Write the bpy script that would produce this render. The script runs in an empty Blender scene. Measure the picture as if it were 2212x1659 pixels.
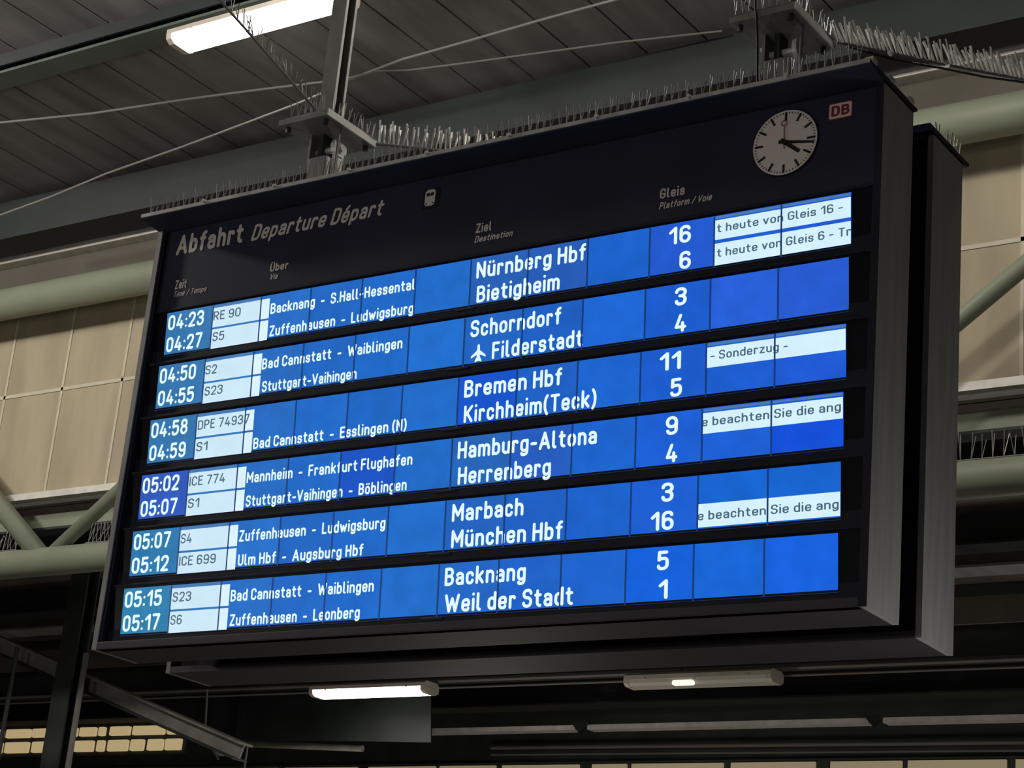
import bpy, bmesh, math, random
from mathutils import Vector, Matrix, Euler

random.seed(7)
S = bpy.context.scene
COL = S.collection
PI = math.pi

# ------------------------------------------------------------------ camera
cam_d = bpy.data.cameras.new('camera')
cam = bpy.data.objects.new('camera', cam_d)
COL.objects.link(cam)
cam.location = (6.7608, -6.5811, 1.6263)
cam.rotation_mode = 'XYZ'
cam.rotation_euler = (1.907297, -0.090300, 0.586799)
cam_d.sensor_fit = 'HORIZONTAL'
cam_d.sensor_width = 36.0
cam_d.lens = 4411.56 / 2212 * 36.0
cam_d.clip_end = 200
S.camera = cam

# ------------------------------------------------------------------ world, exposure
w = bpy.data.worlds.new('night')
S.world = w
w.use_nodes = True
w.node_tree.nodes['Background'].inputs[0].default_value = (0.55, 0.62, 0.80, 1)
w.node_tree.nodes['Background'].inputs[1].default_value = 0.010
S.view_settings.view_transform = 'Standard'
S.view_settings.look = 'None'
S.view_settings.exposure = 0.0
S.view_settings.gamma = 1.0
S.view_settings.use_curve_mapping = False


def lamp(name, loc, size, power, color=(1.0, 0.93, 0.80), rot=(0, 0, 0), sy=None, spread=None):
    d = bpy.data.lights.new(name, 'AREA')
    d.shape = 'RECTANGLE'
    d.size = size
    d.size_y = sy or 0.16
    d.energy = power
    d.color = color
    if spread:
        d.spread = spread
    o = bpy.data.objects.new(name, d)
    COL.objects.link(o)
    o.location = loc
    o.rotation_euler = rot
    return o


def bulb(name, loc, power, radius=0.25, color=(1.0, 0.955, 0.87)):
    d = bpy.data.lights.new(name, 'POINT')
    d.energy = power
    d.shadow_soft_size = radius
    d.color = color
    o = bpy.data.objects.new(name, d)
    COL.objects.link(o)
    o.location = loc
    return o


# roof lamps of the concourse, outside the frame
bulb('roof_lamp_light', (-7.4, -1.45, 8.35), 760)
bulb('roof_lamp_light', (-0.6, 0.6, 8.35), 250)
bulb('roof_lamp_light', (-7.2, 0.6, 8.35), 150)
bulb('roof_lamp_light', (3.5, 1.0, 8.35), 190)
# added fill lights without fixtures, for ceiling, board and platform roof
bulb('front_fill', (-5.0, -6.0, 3.2), 210, 0.6, (1.0, 0.96, 0.91))
bulb('front_fill', (2.6, -10.5, 3.2), 330, 0.6, (1.0, 0.96, 0.91))
bulb('side_panel_fill', (4.6, 0.38, 2.55), 30, 0.12, (1.0, 0.96, 0.9))  # added to brighten the board's side panel towards its bottom
bulb('platform_fill', (-4.0, 8.6, 2.6), 110, 0.4)  # added pair, brightens the lower roof beams from below
bulb('platform_fill', (2.6, 9.5, 2.6), 90, 0.4)
# platform lamps under the lower roof
lamp('platform_lamp_light', (-6.3, 9.9, 5.36), 1.4, 14)
lamp('platform_lamp_light', (-12.5, 11.5, 5.3), 1.4, 30)


# ------------------------------------------------------------------ materials
def mat(name, col, rough=0.6, metal=0.0, var=0.0, scale=6.0, emit=None, strength=0.0, stretch=None, spec=0.5, bump=0.0):
    m = bpy.data.materials.new(name)
    m.use_nodes = True
    nt = m.node_tree
    b = nt.nodes['Principled BSDF']
    b.inputs['Base Color'].default_value = (*col, 1)
    b.inputs['Roughness'].default_value = rough
    b.inputs['Metallic'].default_value = metal
    b.inputs['Specular IOR Level'].default_value = spec
    if emit:
        b.inputs['Emission Color'].default_value = (*emit, 1)
        b.inputs['Emission Strength'].default_value = strength
    if var > 0:
        tc = nt.nodes.new('ShaderNodeTexCoord')
        mp = nt.nodes.new('ShaderNodeMapping')
        if stretch:
            mp.inputs['Scale'].default_value = stretch
        n = nt.nodes.new('ShaderNodeTexNoise')
        n.inputs['Scale'].default_value = scale
        n.inputs['Detail'].default_value = 6
        r = nt.nodes.new('ShaderNodeValToRGB')
        r.color_ramp.elements[0].position = 0.3
        r.color_ramp.elements[1].position = 0.7
        r.color_ramp.elements[0].color = (*[c * (1 - var) for c in col], 1)
        r.color_ramp.elements[1].color = (*[min(1, c * (1 + var)) for c in col], 1)
        nt.links.new(tc.outputs['Object'], mp.inputs['Vector'])
        nt.links.new(mp.outputs['Vector'], n.inputs['Vector'])
        nt.links.new(n.outputs['Fac'], r.inputs['Fac'])
        nt.links.new(r.outputs['Color'], b.inputs['Base Color'])
        if bump:
            bp = nt.nodes.new('ShaderNodeBump')
            bp.inputs['Strength'].default_value = bump
            nt.links.new(n.outputs['Fac'], bp.inputs['Height'])
            nt.links.new(bp.outputs['Normal'], b.inputs['Normal'])
    return m


def srgb(r, g, b):
    f = lambda c: (c / 255 / 12.92) if c / 255 <= 0.04045 else ((c / 255 + 0.055) / 1.055) ** 2.4
    return (f(r), f(g), f(b))


M = {}
M['black'] = mat('black_paint', (0.018, 0.020, 0.030), 0.5, var=0.25, scale=3, spec=0.15)
M['glass'] = mat('black_glass', (0.008, 0.008, 0.012), 0.35, var=0.2, scale=2, spec=0.12)
M['panel'] = mat('dark_blue_panel', (0.030, 0.033, 0.056), 0.55, var=0.2, scale=2, spec=0.12)
M['under'] = mat('dark_underside', (0.026, 0.022, 0.031), 0.6, var=0.2, scale=3)
M['frame'] = mat('frame_metal', (0.26, 0.255, 0.25), 0.5, metal=0.1, var=0.2, scale=5)
M['side'] = mat('brushed_side_metal', (0.30, 0.30, 0.30), 0.6, metal=0.1, var=0.12, scale=4, stretch=(6, 6, 0.6))
M['edge'] = mat('lit_pale_steel', (0.62, 0.61, 0.57), 0.45, metal=0.2, var=0.15, scale=10)  # pale steel; lamplight on right-facing hanger edges is put into this colour
M['steel'] = mat('galvanised_steel', (0.55, 0.55, 0.52), 0.4, metal=0.4, var=0.25, scale=12)
M['plate'] = mat('painted_plate', (0.19, 0.185, 0.16), 0.6, metal=0.0, var=0.25, scale=5)
M['spike'] = mat('spike_wire', (0.30, 0.30, 0.28), 0.4, metal=0.5)
M['spikebase'] = mat('spike_base', (0.16, 0.16, 0.16), 0.5)
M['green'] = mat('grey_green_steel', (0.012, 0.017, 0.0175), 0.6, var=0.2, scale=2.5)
M['greenlight'] = mat('lit_grey_green_flange', (0.075, 0.098, 0.085), 0.6, var=0.2, scale=2.5)  # lighter copy of the beam green, light from below put into it
M['palegreen'] = mat('pale_green_tube', (0.225, 0.250, 0.180), 0.5, var=0.10, scale=2)
M['plank'] = mat('brown_roof_planks', (0.205, 0.190, 0.188), 0.85, var=0.28, scale=1.6, stretch=(3.0, 0.5, 1), bump=0.05)
M['gap'] = mat('roof_joint', (0.01, 0.009, 0.009), 0.9)
M['beige'] = mat('beige_cladding', (0.365, 0.308, 0.212), 0.75, var=0.16, scale=1.5, stretch=(2.5, 2.5, 0.5))
M['batten'] = mat('cladding_joint', (0.52, 0.47, 0.36), 0.7, var=0.1)
M['brown'] = mat('shaded_fascia_brown', (0.095, 0.082, 0.066), 0.8, var=0.12, scale=2)  # shade above the truss tube is put into this brown
M['alu'] = mat('aluminium_trim', (0.62, 0.59, 0.54), 0.45, metal=0.2, var=0.15, scale=8)
M['greendark'] = mat('dark_green_plate', (0.013, 0.018, 0.015), 0.6, var=0.3, scale=3)
M['darksteel'] = mat('dark_painted_steel', (0.030, 0.034, 0.032), 0.6, var=0.3, scale=3)
M['lowplank'] = mat('lower_roof_planks', (0.10, 0.080, 0.062), 0.85, var=0.35, scale=1.2, stretch=(1.0, 1.6, 1))
M['cable'] = mat('grey_cable', (0.16, 0.15, 0.14), 0.7)
M['blackcable'] = mat('black_cable', (0.01, 0.01, 0.01), 0.6)
M['diff'] = mat('lamp_diffuser', (0.8, 0.8, 0.75), 0.4, emit=(1.0, 0.97, 0.88), strength=12.0)
M['diffmid'] = mat('lamp_diffuser_far', (0.8, 0.8, 0.75), 0.4, emit=(1.0, 0.98, 0.90), strength=5.0)
M['diffdim'] = mat('lamp_diffuser_dim', (0.42, 0.38, 0.34), 0.4, emit=(1.0, 0.95, 0.75), strength=0.02)
M['tubeon'] = mat('glowing_tube', (0.8, 0.8, 0.7), 0.4, emit=(1.0, 0.97, 0.72), strength=1.1)
M['tray'] = mat('lamp_tray', (0.50, 0.44, 0.38), 0.5, var=0.1)
M['floor'] = mat('stone_floor', (0.16, 0.15, 0.14), 0.6, var=0.2, scale=2)
M['text'] = mat('grey_lettering', (0.66, 0.61, 0.57), 0.6)
M['clockface'] = mat('clock_face', (0.82, 0.73, 0.68), 0.5)
M['ink'] = mat('black_print', (0.008, 0.008, 0.01), 0.5)
M['red'] = mat('red_print', (0.20, 0.018, 0.024), 0.5)
M['logo'] = mat('logo_white', (0.80, 0.58, 0.58), 0.5)
M['white_text'] = mat('lit_lettering', (0.02, 0.02, 0.02), 0.4, emit=srgb(226, 250, 255), strength=1.0)
M['dark_text'] = mat('dark_lcd_lettering', (0.02, 0.02, 0.02), 0.4, emit=srgb(70, 98, 120), strength=1.0)
M['divider'] = mat('panel_gap', (0.004, 0.006, 0.012), 0.4, emit=srgb(14, 52, 110), strength=1.0)
M['window'] = mat('glowing_wall_panel', (0.3, 0.25, 0.18), 0.4, emit=srgb(172, 152, 112), strength=1.0)  # stands for a lit wall behind bars, its brightness put in as emission
M['window2'] = mat('lit_window_pane_dim', (0.3, 0.27, 0.2), 0.4, emit=srgb(120, 108, 84), strength=1.0)


def lcd_material(name, lo=0.90, hi=1.08):
    """emissive display surface whose colour is the object's own colour"""
    m = bpy.data.materials.new(name)
    m.use_nodes = True
    nt = m.node_tree
    b = nt.nodes['Principled BSDF']
    b.inputs['Base Color'].default_value = (0.01, 0.01, 0.012, 1)
    b.inputs['Roughness'].default_value = 0.4
    b.inputs['Specular IOR Level'].default_value = 0.1
    oi = nt.nodes.new('ShaderNodeObjectInfo')
    tc = nt.nodes.new('ShaderNodeTexCoord')
    n = nt.nodes.new('ShaderNodeTexNoise')
    n.inputs['Scale'].default_value = 9
    n.inputs['Detail'].default_value = 4
    mr = nt.nodes.new('ShaderNodeMapRange')
    mr.inputs['From Min'].default_value = 0.3
    mr.inputs['From Max'].default_value = 0.7
    mr.inputs['To Min'].default_value = lo
    mr.inputs['To Max'].default_value = hi
    nt.links.new(tc.outputs['Object'], n.inputs['Vector'])
    nt.links.new(n.outputs['Fac'], mr.inputs['Value'])
    nt.links.new(oi.outputs['Color'], b.inputs['Emission Color'])
    nt.links.new(mr.outputs['Result'], b.inputs['Emission Strength'])
    return m


M['lcd'] = lcd_material('backlit_lcd')
M['lcdwhite'] = lcd_material('backlit_lcd_white', 0.95, 1.03)


# ------------------------------------------------------------------ mesh helpers
class MB:
    def __init__(self):
        self.v, self.f = [], []

    def add(self, vs, fs):
        o = len(self.v)
        self.v += [tuple(p) for p in vs]
        self.f += [tuple(i + o for i in f) for f in fs]
        return self

    def box(self, x0, x1, y0, y1, z0, z1):
        vs = [(x0, y0, z0), (x1, y0, z0), (x1, y1, z0), (x0, y1, z0), (x0, y0, z1), (x1, y0, z1), (x1, y1, z1), (x0, y1, z1)]
        return self.add(vs, [(3, 2, 1, 0), (4, 5, 6, 7), (0, 1, 5, 4), (1, 2, 6, 5), (2, 3, 7, 6), (3, 0, 4, 7)])

    def tube(self, a, b, r, n=12, r2=None, cap=True):
        a, b = Vector(a), Vector(b)
        r2 = r if r2 is None else r2
        d = (b - a).normalized()
        u = d.orthogonal().normalized()
        v = d.cross(u)
        vs = []
        for p, rr in ((a, r), (b, r2)):
            for k in range(n):
                t = 2 * PI * k / n
                vs.append(p + rr * (math.cos(t) * u + math.sin(t) * v))
        fs = [(k, (k + 1) % n, n + (k + 1) % n, n + k) for k in range(n)]
        if cap:
            fs += [tuple(range(n - 1, -1, -1)), tuple(range(n, 2 * n))]
        return self.add(vs, fs)

    def path(self, pts, r, n=8):
        for a, b in zip(pts[:-1], pts[1:]):
            self.tube(a, b, r, n)
        return self

    def prism(self, prof, axis, a, b):
        """prof: 2D points; axis 'x' -> (y,z) profile swept a..b, 'y' -> (x,z), 'z' -> (x,y)"""
        n = len(prof)
        vs = []
        for t in (a, b):
            for p, q in prof:
                vs.append({'x': (t, p, q), 'y': (p, t, q), 'z': (p, q, t)}[axis])
        fs = [(k, (k + 1) % n, n + (k + 1) % n, n + k) for k in range(n)]
        fs += [tuple(range(n - 1, -1, -1)), tuple(range(n, 2 * n))]
        return self.add(vs, fs)

    def mesh(self, name, m, smooth=False, bevel=0.0):
        me = bpy.data.meshes.new(name)
        me.from_pydata(self.v, [], self.f)
        bm = bmesh.new()
        bm.from_mesh(me)
        bmesh.ops.recalc_face_normals(bm, faces=bm.faces)
        if bevel:
            bmesh.ops.bevel(bm, geom=bm.edges[:], offset=bevel, segments=2, affect='EDGES', profile=0.6)
        bm.to_mesh(me)
        bm.free()
        me.materials.append(m)
        if smooth:
            for p in me.polygons:
                p.use_smooth = len(p.vertices) == 4
        return me

    def build(self, name, m, parent=None, smooth=False, bevel=0.0):
        return link(name, self.mesh(name, m, smooth, bevel), parent)


def link(name, me, parent=None):
    o = bpy.data.objects.new(name, me)
    COL.objects.link(o)
    if parent is not None:
        o.parent = parent
        P = parent
        off = Vector((0, 0, 0))
        while P is not None:
            off += P.location
            P = P.parent
        o.location = -off            # meshes are given in world coordinates
    return o


def tag(o, label=None, cat=None, group=None, kind=None):
    if label: o['label'] = label
    if cat: o['category'] = cat
    if group: o['group'] = group
    if kind: o['kind'] = kind
    return o


def thing(name, loc, label, cat, group=None):
    o = bpy.data.objects.new(name, None)
    o.empty_display_size = 0.1
    COL.objects.link(o)
    o.location = loc
    return tag(o, label, cat, group)


def struct(o):
    o['kind'] = 'structure'
    return o


# ---- lettering: a narrow round-ended stroke alphabet (x 0..1 across the glyph, y 0 baseline, 1 cap height; ! = sharp corner)
XH = 0.667
GL = {
    '0': (.42, 'c0,0 1,0 1,1 0,1'), '1': (.26, '0,.72 1,1! 1,0'), '2': (.42, '0,.76 0,1 1,1 1,.58 0,0! 1,0'),
    '3': (.42, '0,.80 0,1 1,1 1,.54 .4,.54|.4,.54 1,.54 1,0 0,0 0,.20'), '4': (.46, '.5,1 0,.24! 1,.24|.74,.5 .74,0'),
    '5': (.42, '.92,1 .1,1! .06,.54! .3,.62 1,.62 1,0 0,0 0,.16'), '6': (.42, 'c0,0 1,0 1,.58 0,.58|.95,.84 .92,1 0,1 0,.3'),
    '7': (.42, '0,1 1,1! .35,0'), '8': (.42, 'c0,0 1,0 1,.54 0,.54|c.06,.54 .94,.54 .94,1 .06,1'),
    '9': (.42, 'c0,.42 1,.42 1,1 0,1|1,.7 1,0 .08,0 .05,.16'), ':': (0, '0,.07 0,.06|0,.60 0,.59'), '.': (0, '0,.01 0,0'),
    'A': (.54, '0,0 .5,1! 1,0|.17,.3 .83,.3'), 'B': (.42, '.3,0 0,0! 0,1! .95,1 .95,.53 0,.53!|0,.53 1,.53 1,0 0,0'),
    'C': (.42, '1,.76 1,1 0,1 0,0 1,0 1,.24'), 'D': (.44, 'c0,0! 1,0 1,1 0,1!'), 'E': (.36, '1,1 0,1! 0,0! 1,0|0,.53 .85,.53'),
    'F': (.36, '1,1 0,1! 0,0|0,.52 .85,.52'), 'G': (.43, '1,.78 1,1 0,1 0,0 1,0 1,.46! .55,.46'), 'H': (.43, '0,0 0,1|1,0 1,1|0,.52 1,.52'),
    'I': (0, '0,0 0,1'), 'K': (.44, '0,0 0,1|1,1 0,.38|.28,.56 1,0'), 'L': (.34, '0,1 0,0! 1,0'), 'M': (.58, '0,0 0,1! .5,.32! 1,1! 1,0'),
    'N': (.45, '0,0 0,1! 1,0! 1,1'), 'P': (.42, '0,0 0,1! 1,1 1,.46 0,.46!'), 'R': (.43, '0,0 0,1! 1,1 1,.48 0,.48!|.45,.48 1,0'),
    'S': (.42, '1,.80 1,1 0,1 0,.53 1,.53 1,0 0,0 0,.20'), 'T': (.44, '0,1 1,1|.5,1 .5,0'), 'U': (.43, '0,1 0,0 1,0 1,1'),
    'V': (.50, '0,1 .5,0! 1,1'), 'W': (.76, '0,1 .25,0! .5,.8! .75,0! 1,1'), 'Z': (.42, '0,1 1,1! 0,0! 1,0'),
    'a': (.35, '.05,.55 .05,X 1,X 1,0|1,.37 0,.37 0,0 1,0 1,.2'), 'b': (.36, '0,1 0,0|c0,0 1,0 1,X 0,X'), 'c': (.33, '1,.50 1,X 0,X 0,0 1,0 1,.17'),
    'd': (.36, '1,1 1,0|c0,0 1,0 1,X 0,X'), 'e': (.36, '0,.33 1,.33! 1,X 0,X 0,0 .95,0 .95,.12'), 'f': (.26, '1,1 .42,1 .42,0|0,X .95,X'),
    'g': (.36, 'c0,0 1,0 1,X 0,X|1,X 1,-.27 .05,-.27 .05,-.17'), 'h': (.36, '0,1 0,0|0,.4 0,X 1,X 1,0'), 'i': (0, '0,0 0,X|0,1 0,.99'),
    'k': (.35, '0,1 0,0|.95,X 0,.22|.3,.38 1,0'), 'l': (.12, '0,1 0,0 1,0'), 'm': (.62, '0,0 0,X|0,.4 0,X .5,X .5,0|.5,.4 .5,X 1,X 1,0'),
    'n': (.36, '0,0 0,X|0,.4 0,X 1,X 1,0'), 'o': (.36, 'c0,0 1,0 1,X 0,X'), 'p': (.36, '0,X 0,-.27|c0,0 1,0 1,X 0,X'), 'r': (.25, '0,0 0,X|0,.35 0,X 1,X 1,.58'),
    's': (.33, '1,.52 1,X 0,X 0,.34 1,.34 1,0 0,0 0,.13'), 't': (.27, '.38,.92 .38,0 1,0|0,X 1,X'), 'u': (.36, '0,X 0,0 1,0 1,X|1,.3 1,0'),
    'v': (.38, '0,X .5,0! 1,X'), 'w': (.58, '0,X .25,0! .5,.55! .75,0! 1,X'), 'z': (.34, '0,X 1,X! 0,0! 1,0'),
    '(': (.14, '1,1.05 0,.8 0,.1 1,-.16'), ')': (.14, '0,1.05 1,.8 1,.1 0,-.16'), '-': (.26, '0,.38 1,.38'), '/': (.34, '0,-.08 1,1.04'),
}
for base_, ch_, ym in (('u', 'ü', .95), ('o', 'ö', .95), ('U', 'Ü', 1.22)):
    GL[ch_] = (GL[base_][0], GL[base_][1] + '|.18,%g .18,%g|.82,%g .82,%g' % (ym, ym - .01, ym, ym - .01))
GL['é'] = (GL['e'][0], GL['e'][1] + '|.35,.86 .70,1.04')


def fillet(pts, closed, r=0.21):
    out = []
    n = len(pts)
    for i in range(n):
        (x, y), sharp = pts[i]
        p = Vector((x, y))
        if sharp or (not closed and i in (0, n - 1)):
            out.append(p)
            continue
        a, b = Vector(pts[i - 1][0]), Vector(pts[(i + 1) % n][0])
        ra = r
        la, lb = (a - p).length, (b - p).length
        ea = 1.0 if (not closed and i - 1 == 0) else 0.5
        eb = 1.0 if (not closed and i + 1 == n - 1) else 0.5
        ra = min(ra, la * ea, lb * eb)
        q0, q1 = p + (a - p).normalized() * ra, p + (b - p).normalized() * ra
        for k in range(6):
            t = k / 5
            out.append(q0 * (1 - t) ** 2 + p * (2 * t * (1 - t)) * 1.0 + q1 * t * t if False else
                       ((q0 - (q0 + q1 - p)) * math.cos(t * PI / 2) + (q1 - (q0 + q1 - p)) * math.sin(t * PI / 2) + (q0 + q1 - p)))
    return out


def lettering(name, parent, s, frame, x0, x1, z0, z1, mat_, thick=0.0015, weight=0.16, shear=0.0):
    """one part per word, lettering fitted to x0..x1 and cap height z0..z1; frame(x, up, out) gives the place on the sign"""
    w_ = weight
    words, segs, x = [], [], 0.0
    for ch in s:
        if ch == ' ':
            x += 0.27
            if segs:
                words.append(segs)
                segs = []
            continue
        wd, d = GL[ch]
        for st in d.split('|'):
            closed = st[0] == 'c'
            pts = []
            for tok in st.lstrip('c').split():
                sh = tok.endswith('!')
                px_, py_ = tok.rstrip('!').replace('X', str(XH)).split(',')
                pts.append(((x + w_ / 2 + float(px_) * wd, w_ / 2 + float(py_) * (1 - w_)), sh))
            pl_ = fillet(pts, closed)
            if closed:
                pl_.append(pl_[0])
            segs.append(pl_)
        x += wd + w_ + 0.115
    words.append(segs)
    tot = x - 0.115
    sx, sy = (x1 - x0) / tot, (z1 - z0)
    h = w_ / 2
    out = []
    for segs in words:
        vs, fs = [], []

        def face(ps):
            dep = thick + 3e-6 * (len(fs) % 120)
            i0 = len(vs)
            vs.extend(tuple(frame(x0 + p.x * sx + shear * p.y * sy, z0 + p.y * sy, dep)) for p in ps)
            fs.append(tuple(range(i0, i0 + len(ps))))
        for pl_ in segs:
            for a, b in zip(pl_[:-1], pl_[1:]):
                d = b - a
                if d.length < 1e-5:
                    continue
                d.normalize()
                n_ = Vector((-d.y, d.x)) * h
                face((a - n_, b - n_, b + n_, a + n_))
            for p in pl_:
                face([p + Vector((math.cos(t * PI / 5), math.sin(t * PI / 5))) * h for t in range(10)])
        me = bpy.data.meshes.new('lettering')
        me.from_pydata(vs, [], fs)
        me.materials.append(mat_)
        out.append(link(name, me, parent))
    return out


def ibeam(mb, x0, x1, yc, z0, z1, wid, tf=0.02, tw=0.015):
    mb.box(x0, x1, yc - wid / 2, yc + wid / 2, z0, z0 + tf)
    mb.box(x0, x1, yc - wid / 2, yc + wid / 2, z1 - tf, z1)
    mb.box(x0, x1, yc - tw / 2, yc + tw / 2, z0 + tf, z1 - tf)
    return mb


# ================================================================== SETTING
HC = 8.70
struct(MB().box(-40, 25, -25, 40, -0.2, 0.0).build('floor', M['floor']))

mb = MB()
mb.box(-30, 20, -12, 5.6, HC + 0.03, HC + 0.15)
ceil = struct(mb.build('ceiling', M['gap']))
mb = MB()
x = -30.0 + 0.11
while x < 20:
    y = -12.0
    mb.box(x + 0.009, x + 0.471, -12, 5.6, HC, HC + 0.03)
    x += 0.48
pl = link('roof_planks', mb.mesh('roof_planks', M['plank']), ceil)

# upstand wall behind the truss
mb = MB()
mb.box(-16, 14, 4.75, 4.95, 6.03, 7.93)
wall = struct(mb.build('wall_back', M['beige']))
mb = MB()
for k in range(43):
    xx = -16 + 0.10 + 0.708 * k
    mb.box(xx - 0.012, xx + 0.012, 4.742, 4.752, 6.03, 7.93)
mb.box(-16, 14, 4.742, 4.752, 6.965, 6.995)
link('panel_joint', mb.mesh('panel_joint', M['batten']), wall)
struct(MB().box(-16, 14, 4.74, 4.95, 7.93, 8.24).build('wall_back_upper', M['brown']))  # browner than the wall below, standing in for shade above the tube
struct(MB().box(-16, 14, 4.63, 4.97, 8.24, 8.325).build('trim_1', M['alu'], bevel=0.008))
mb = MB()
mb.prism([(4.60, 5.955), (4.75, 5.975), (4.96, 6.03), (4.75, 6.03), (4.60, 6.012)], 'x', -16, 14)
struct(mb.build('trim_2', M['alu']))
struct(MB().box(-16, 14, 4.66, 4.90, 8.325, 8.70).build('trim_3', M['green']))

# lower roof over the platforms
LZ = 6.30
mb = MB()
mb.box(-40, 20, 4.95, 26, LZ + 0.03, LZ + 0.12)
low = struct(mb.build('ceiling_platforms', M['gap']))
mb = MB()
yy = 5.0
while yy < 26:
    mb.box(-40, 20, yy, yy + 0.23, LZ, LZ + 0.03)
    yy += 0.25
link('roof_planks', mb.mesh('lower_planks', M['lowplank']), low)
struct(MB().box(-45, 25, 30, 30.2, 0, LZ).build('wall_far', M['darksteel']))

# ================================================================== ROOF BEAMS
def beam(name, label, x0, x1, yc, z0, z1, wid, m='green', group=None, **k):
    t = thing(name, (0.5 * (x0 + x1), yc, z0), label, 'beam', group)
    mb = MB().box(x0, x1, yc - wid / 2, yc + wid / 2, z0, z0 + 0.022)
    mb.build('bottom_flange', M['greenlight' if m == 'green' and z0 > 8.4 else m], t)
    MB().box(x0, x1, yc - 0.01, yc + 0.01, z0 + 0.022, z1).build('web', M[m], t)
    return t


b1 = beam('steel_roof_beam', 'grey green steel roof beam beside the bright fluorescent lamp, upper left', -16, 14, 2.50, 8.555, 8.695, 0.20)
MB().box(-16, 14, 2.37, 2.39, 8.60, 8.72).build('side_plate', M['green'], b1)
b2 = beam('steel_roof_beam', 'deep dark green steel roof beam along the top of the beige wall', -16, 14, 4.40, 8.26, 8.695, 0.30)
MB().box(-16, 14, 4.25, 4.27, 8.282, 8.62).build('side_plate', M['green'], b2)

# ================================================================== TRUSS
tr = thing('tubular_truss', (-2, 4.4, 5.35), 'pale green tubular steel truss running behind the departure board', 'truss')
MB().tube((-16, 4.4, 7.72), (14, 4.4, 7.66), 0.135, 24).build('upper_chord', M['palegreen'], tr, smooth=True)
MB().tube((-16, 4.4, 5.35), (14, 4.4, 5.29), 0.115, 24).build('lower_chord', M['palegreen'], tr, smooth=True)
for k in range(-1, 3):
    n0 = -5.43 + 6.33 * k
    MB().tube((n0, 4.4, 5.36), (n0 + 3.20, 4.4, 7.70), 0.058, 16).build('thin_diagonal', M['palegreen'], tr, smooth=True)
    MB().tube((n0 - 0.06, 4.4, 5.36), (n0 - 3.00, 4.4, 7.70), 0.082, 16).build('thick_diagonal', M['palegreen'], tr, smooth=True)

eb = thing('eaves_beam', (-2, 4.95, 5.75), 'pale green steel edge beam under the beige wall', 'beam')
MB().box(-16, 14, 4.80, 4.83, 5.765, 5.88).build('web', M['palegreen'], eb)
MB().box(-16, 14, 4.80, 4.95, 5.745, 5.765).build('bottom_flange', M['green'], eb)

# ================================================================== FLUORESCENT LAMPS
def fluoro(name, c, L, wid, label, group, dm='diff', lit=None, hang=0.03):
    x, y, z = c
    t = thing(name, (x, y, z), label, 'lamp', group)
    h = wid * 0.5
    prof = [(-h, 0.050), (-h, 0.085), (-h * 0.7, 0.11), (h * 0.7, 0.11), (h, 0.085), (h, 0.050)]
    MB().prism([(y + a, z + b) for a, b in prof], 'x', x - L / 2, x + L / 2).build('tray', M['tray'], t)
    prof = [(-h * 0.97, 0.048), (-h * 0.90, 0.012), (-h * 0.62, -0.012), (h * 0.62, -0.012), (h * 0.90, 0.012), (h * 0.97, 0.048)]
    MB().prism([(y + a, z + b) for a, b in prof], 'x', x - L / 2 + 0.05, x + L / 2 - 0.05).build('diffuser', M[dm], t)
    for s in (-1, 1):
        xe = x + s * (L / 2 - 0.022)
        prof = [(-h, 0.05), (-h * 0.95, 0.010), (-h * 0.62, -0.014), (h * 0.62, -0.014), (h * 0.95, 0.010), (h, 0.05)]
        MB().prism([(y + a, z + b) for a, b in prof], 'x', xe - 0.024, xe + 0.024).build('end_cap', M['tray'], t)
    for dx in (-0.35, 0.35):
        MB().box(x + dx * L - 0.012, x + dx * L + 0.012, y - h * 1.03, y + h * 1.03, z + 0.043, z + 0.056).build('clip', M['steel'], t)
    return t


l1 = fluoro('fluorescent_lamp', (-2.14, 2.53, 8.445), 1.55, 0.245, 'bright fluorescent lamp under the plank roof beside the left hanger', 'fluorescent lamps')

# ================================================================== DEPARTURE BOARD
TILT = math.atan2(0.01885, 0.2194)
cT, sT = math.cos(TILT), math.sin(TILT)
PITCH = 0.2743
ZTOP = 5.05
XL, XR = -0.119, 3.733
ZB, ZH = 3.39, 5.50

board = thing('departure_board', (1.8, 0.115, ZB), 'large blue lit departure board with twelve train lines and a clock', 'departure board')


def case(root, y0, y1, front):
    """hollow housing between y0 and y1, front = -1 (towards camera) or +1"""
    th = 0.025
    MB().box(XL + 0.04, XR - 0.04, min(y0, y1) + 0.04, max(y0, y1) - 0.005, ZB + 0.03, ZH).build('housing', M['black'], root)
    MB().box(XR - th, XR, y0, y1, ZB, ZH).build('side_panel', M['side'], root)
    MB().box(XL, XL + th, y0, y1, ZB, ZH).build('side_panel', M['side'], root)
    MB().box(XL + th, XR - th, y0, y1, ZB, ZB + 0.03).build('underside', M['under'], root)


# front box
case(board, -0.022, 0.262, -1)
fr = MB()
fr.box(XL, XL + 0.030, -0.030, -0.022, ZB, ZH).build('left_frame', M['frame'], board)
MB().box(XR - 0.030, XR, -0.030, -0.022, ZB, ZH).build('right_frame', M['black'], board)
MB().box(XL + 0.03, XR - 0.03, -0.030, 0.018, ZB, ZB + 0.036).build('bottom_frame', M['under'], board, bevel=0.004)
hood = MB()
hood.box(XL, XR, -0.157, 0.30, ZH + 0.012, ZH + 0.024)
hood.prism([(-0.157, ZH + 0.012), (-0.150, ZH + 0.006), (-0.022, ZH - 0.012), (0.262, ZH - 0.012), (0.262, ZH + 0.012)], 'x', XL, XR)
hd = hood.build('hood', M['panel'], board)
MB().box(XL, XR, -0.160, -0.154, ZH + 0.010, ZH + 0.028).build('hood_edge', M['steel'], board)
for k in range(9):
    xx = XL + 0.42 + 0.44 * k
    MB().tube((xx, -0.162, ZH + 0.020), (xx, -0.178, ZH + 0.022), 0.009, 10).build('hood_bolt', M['edge'], board)
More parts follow.
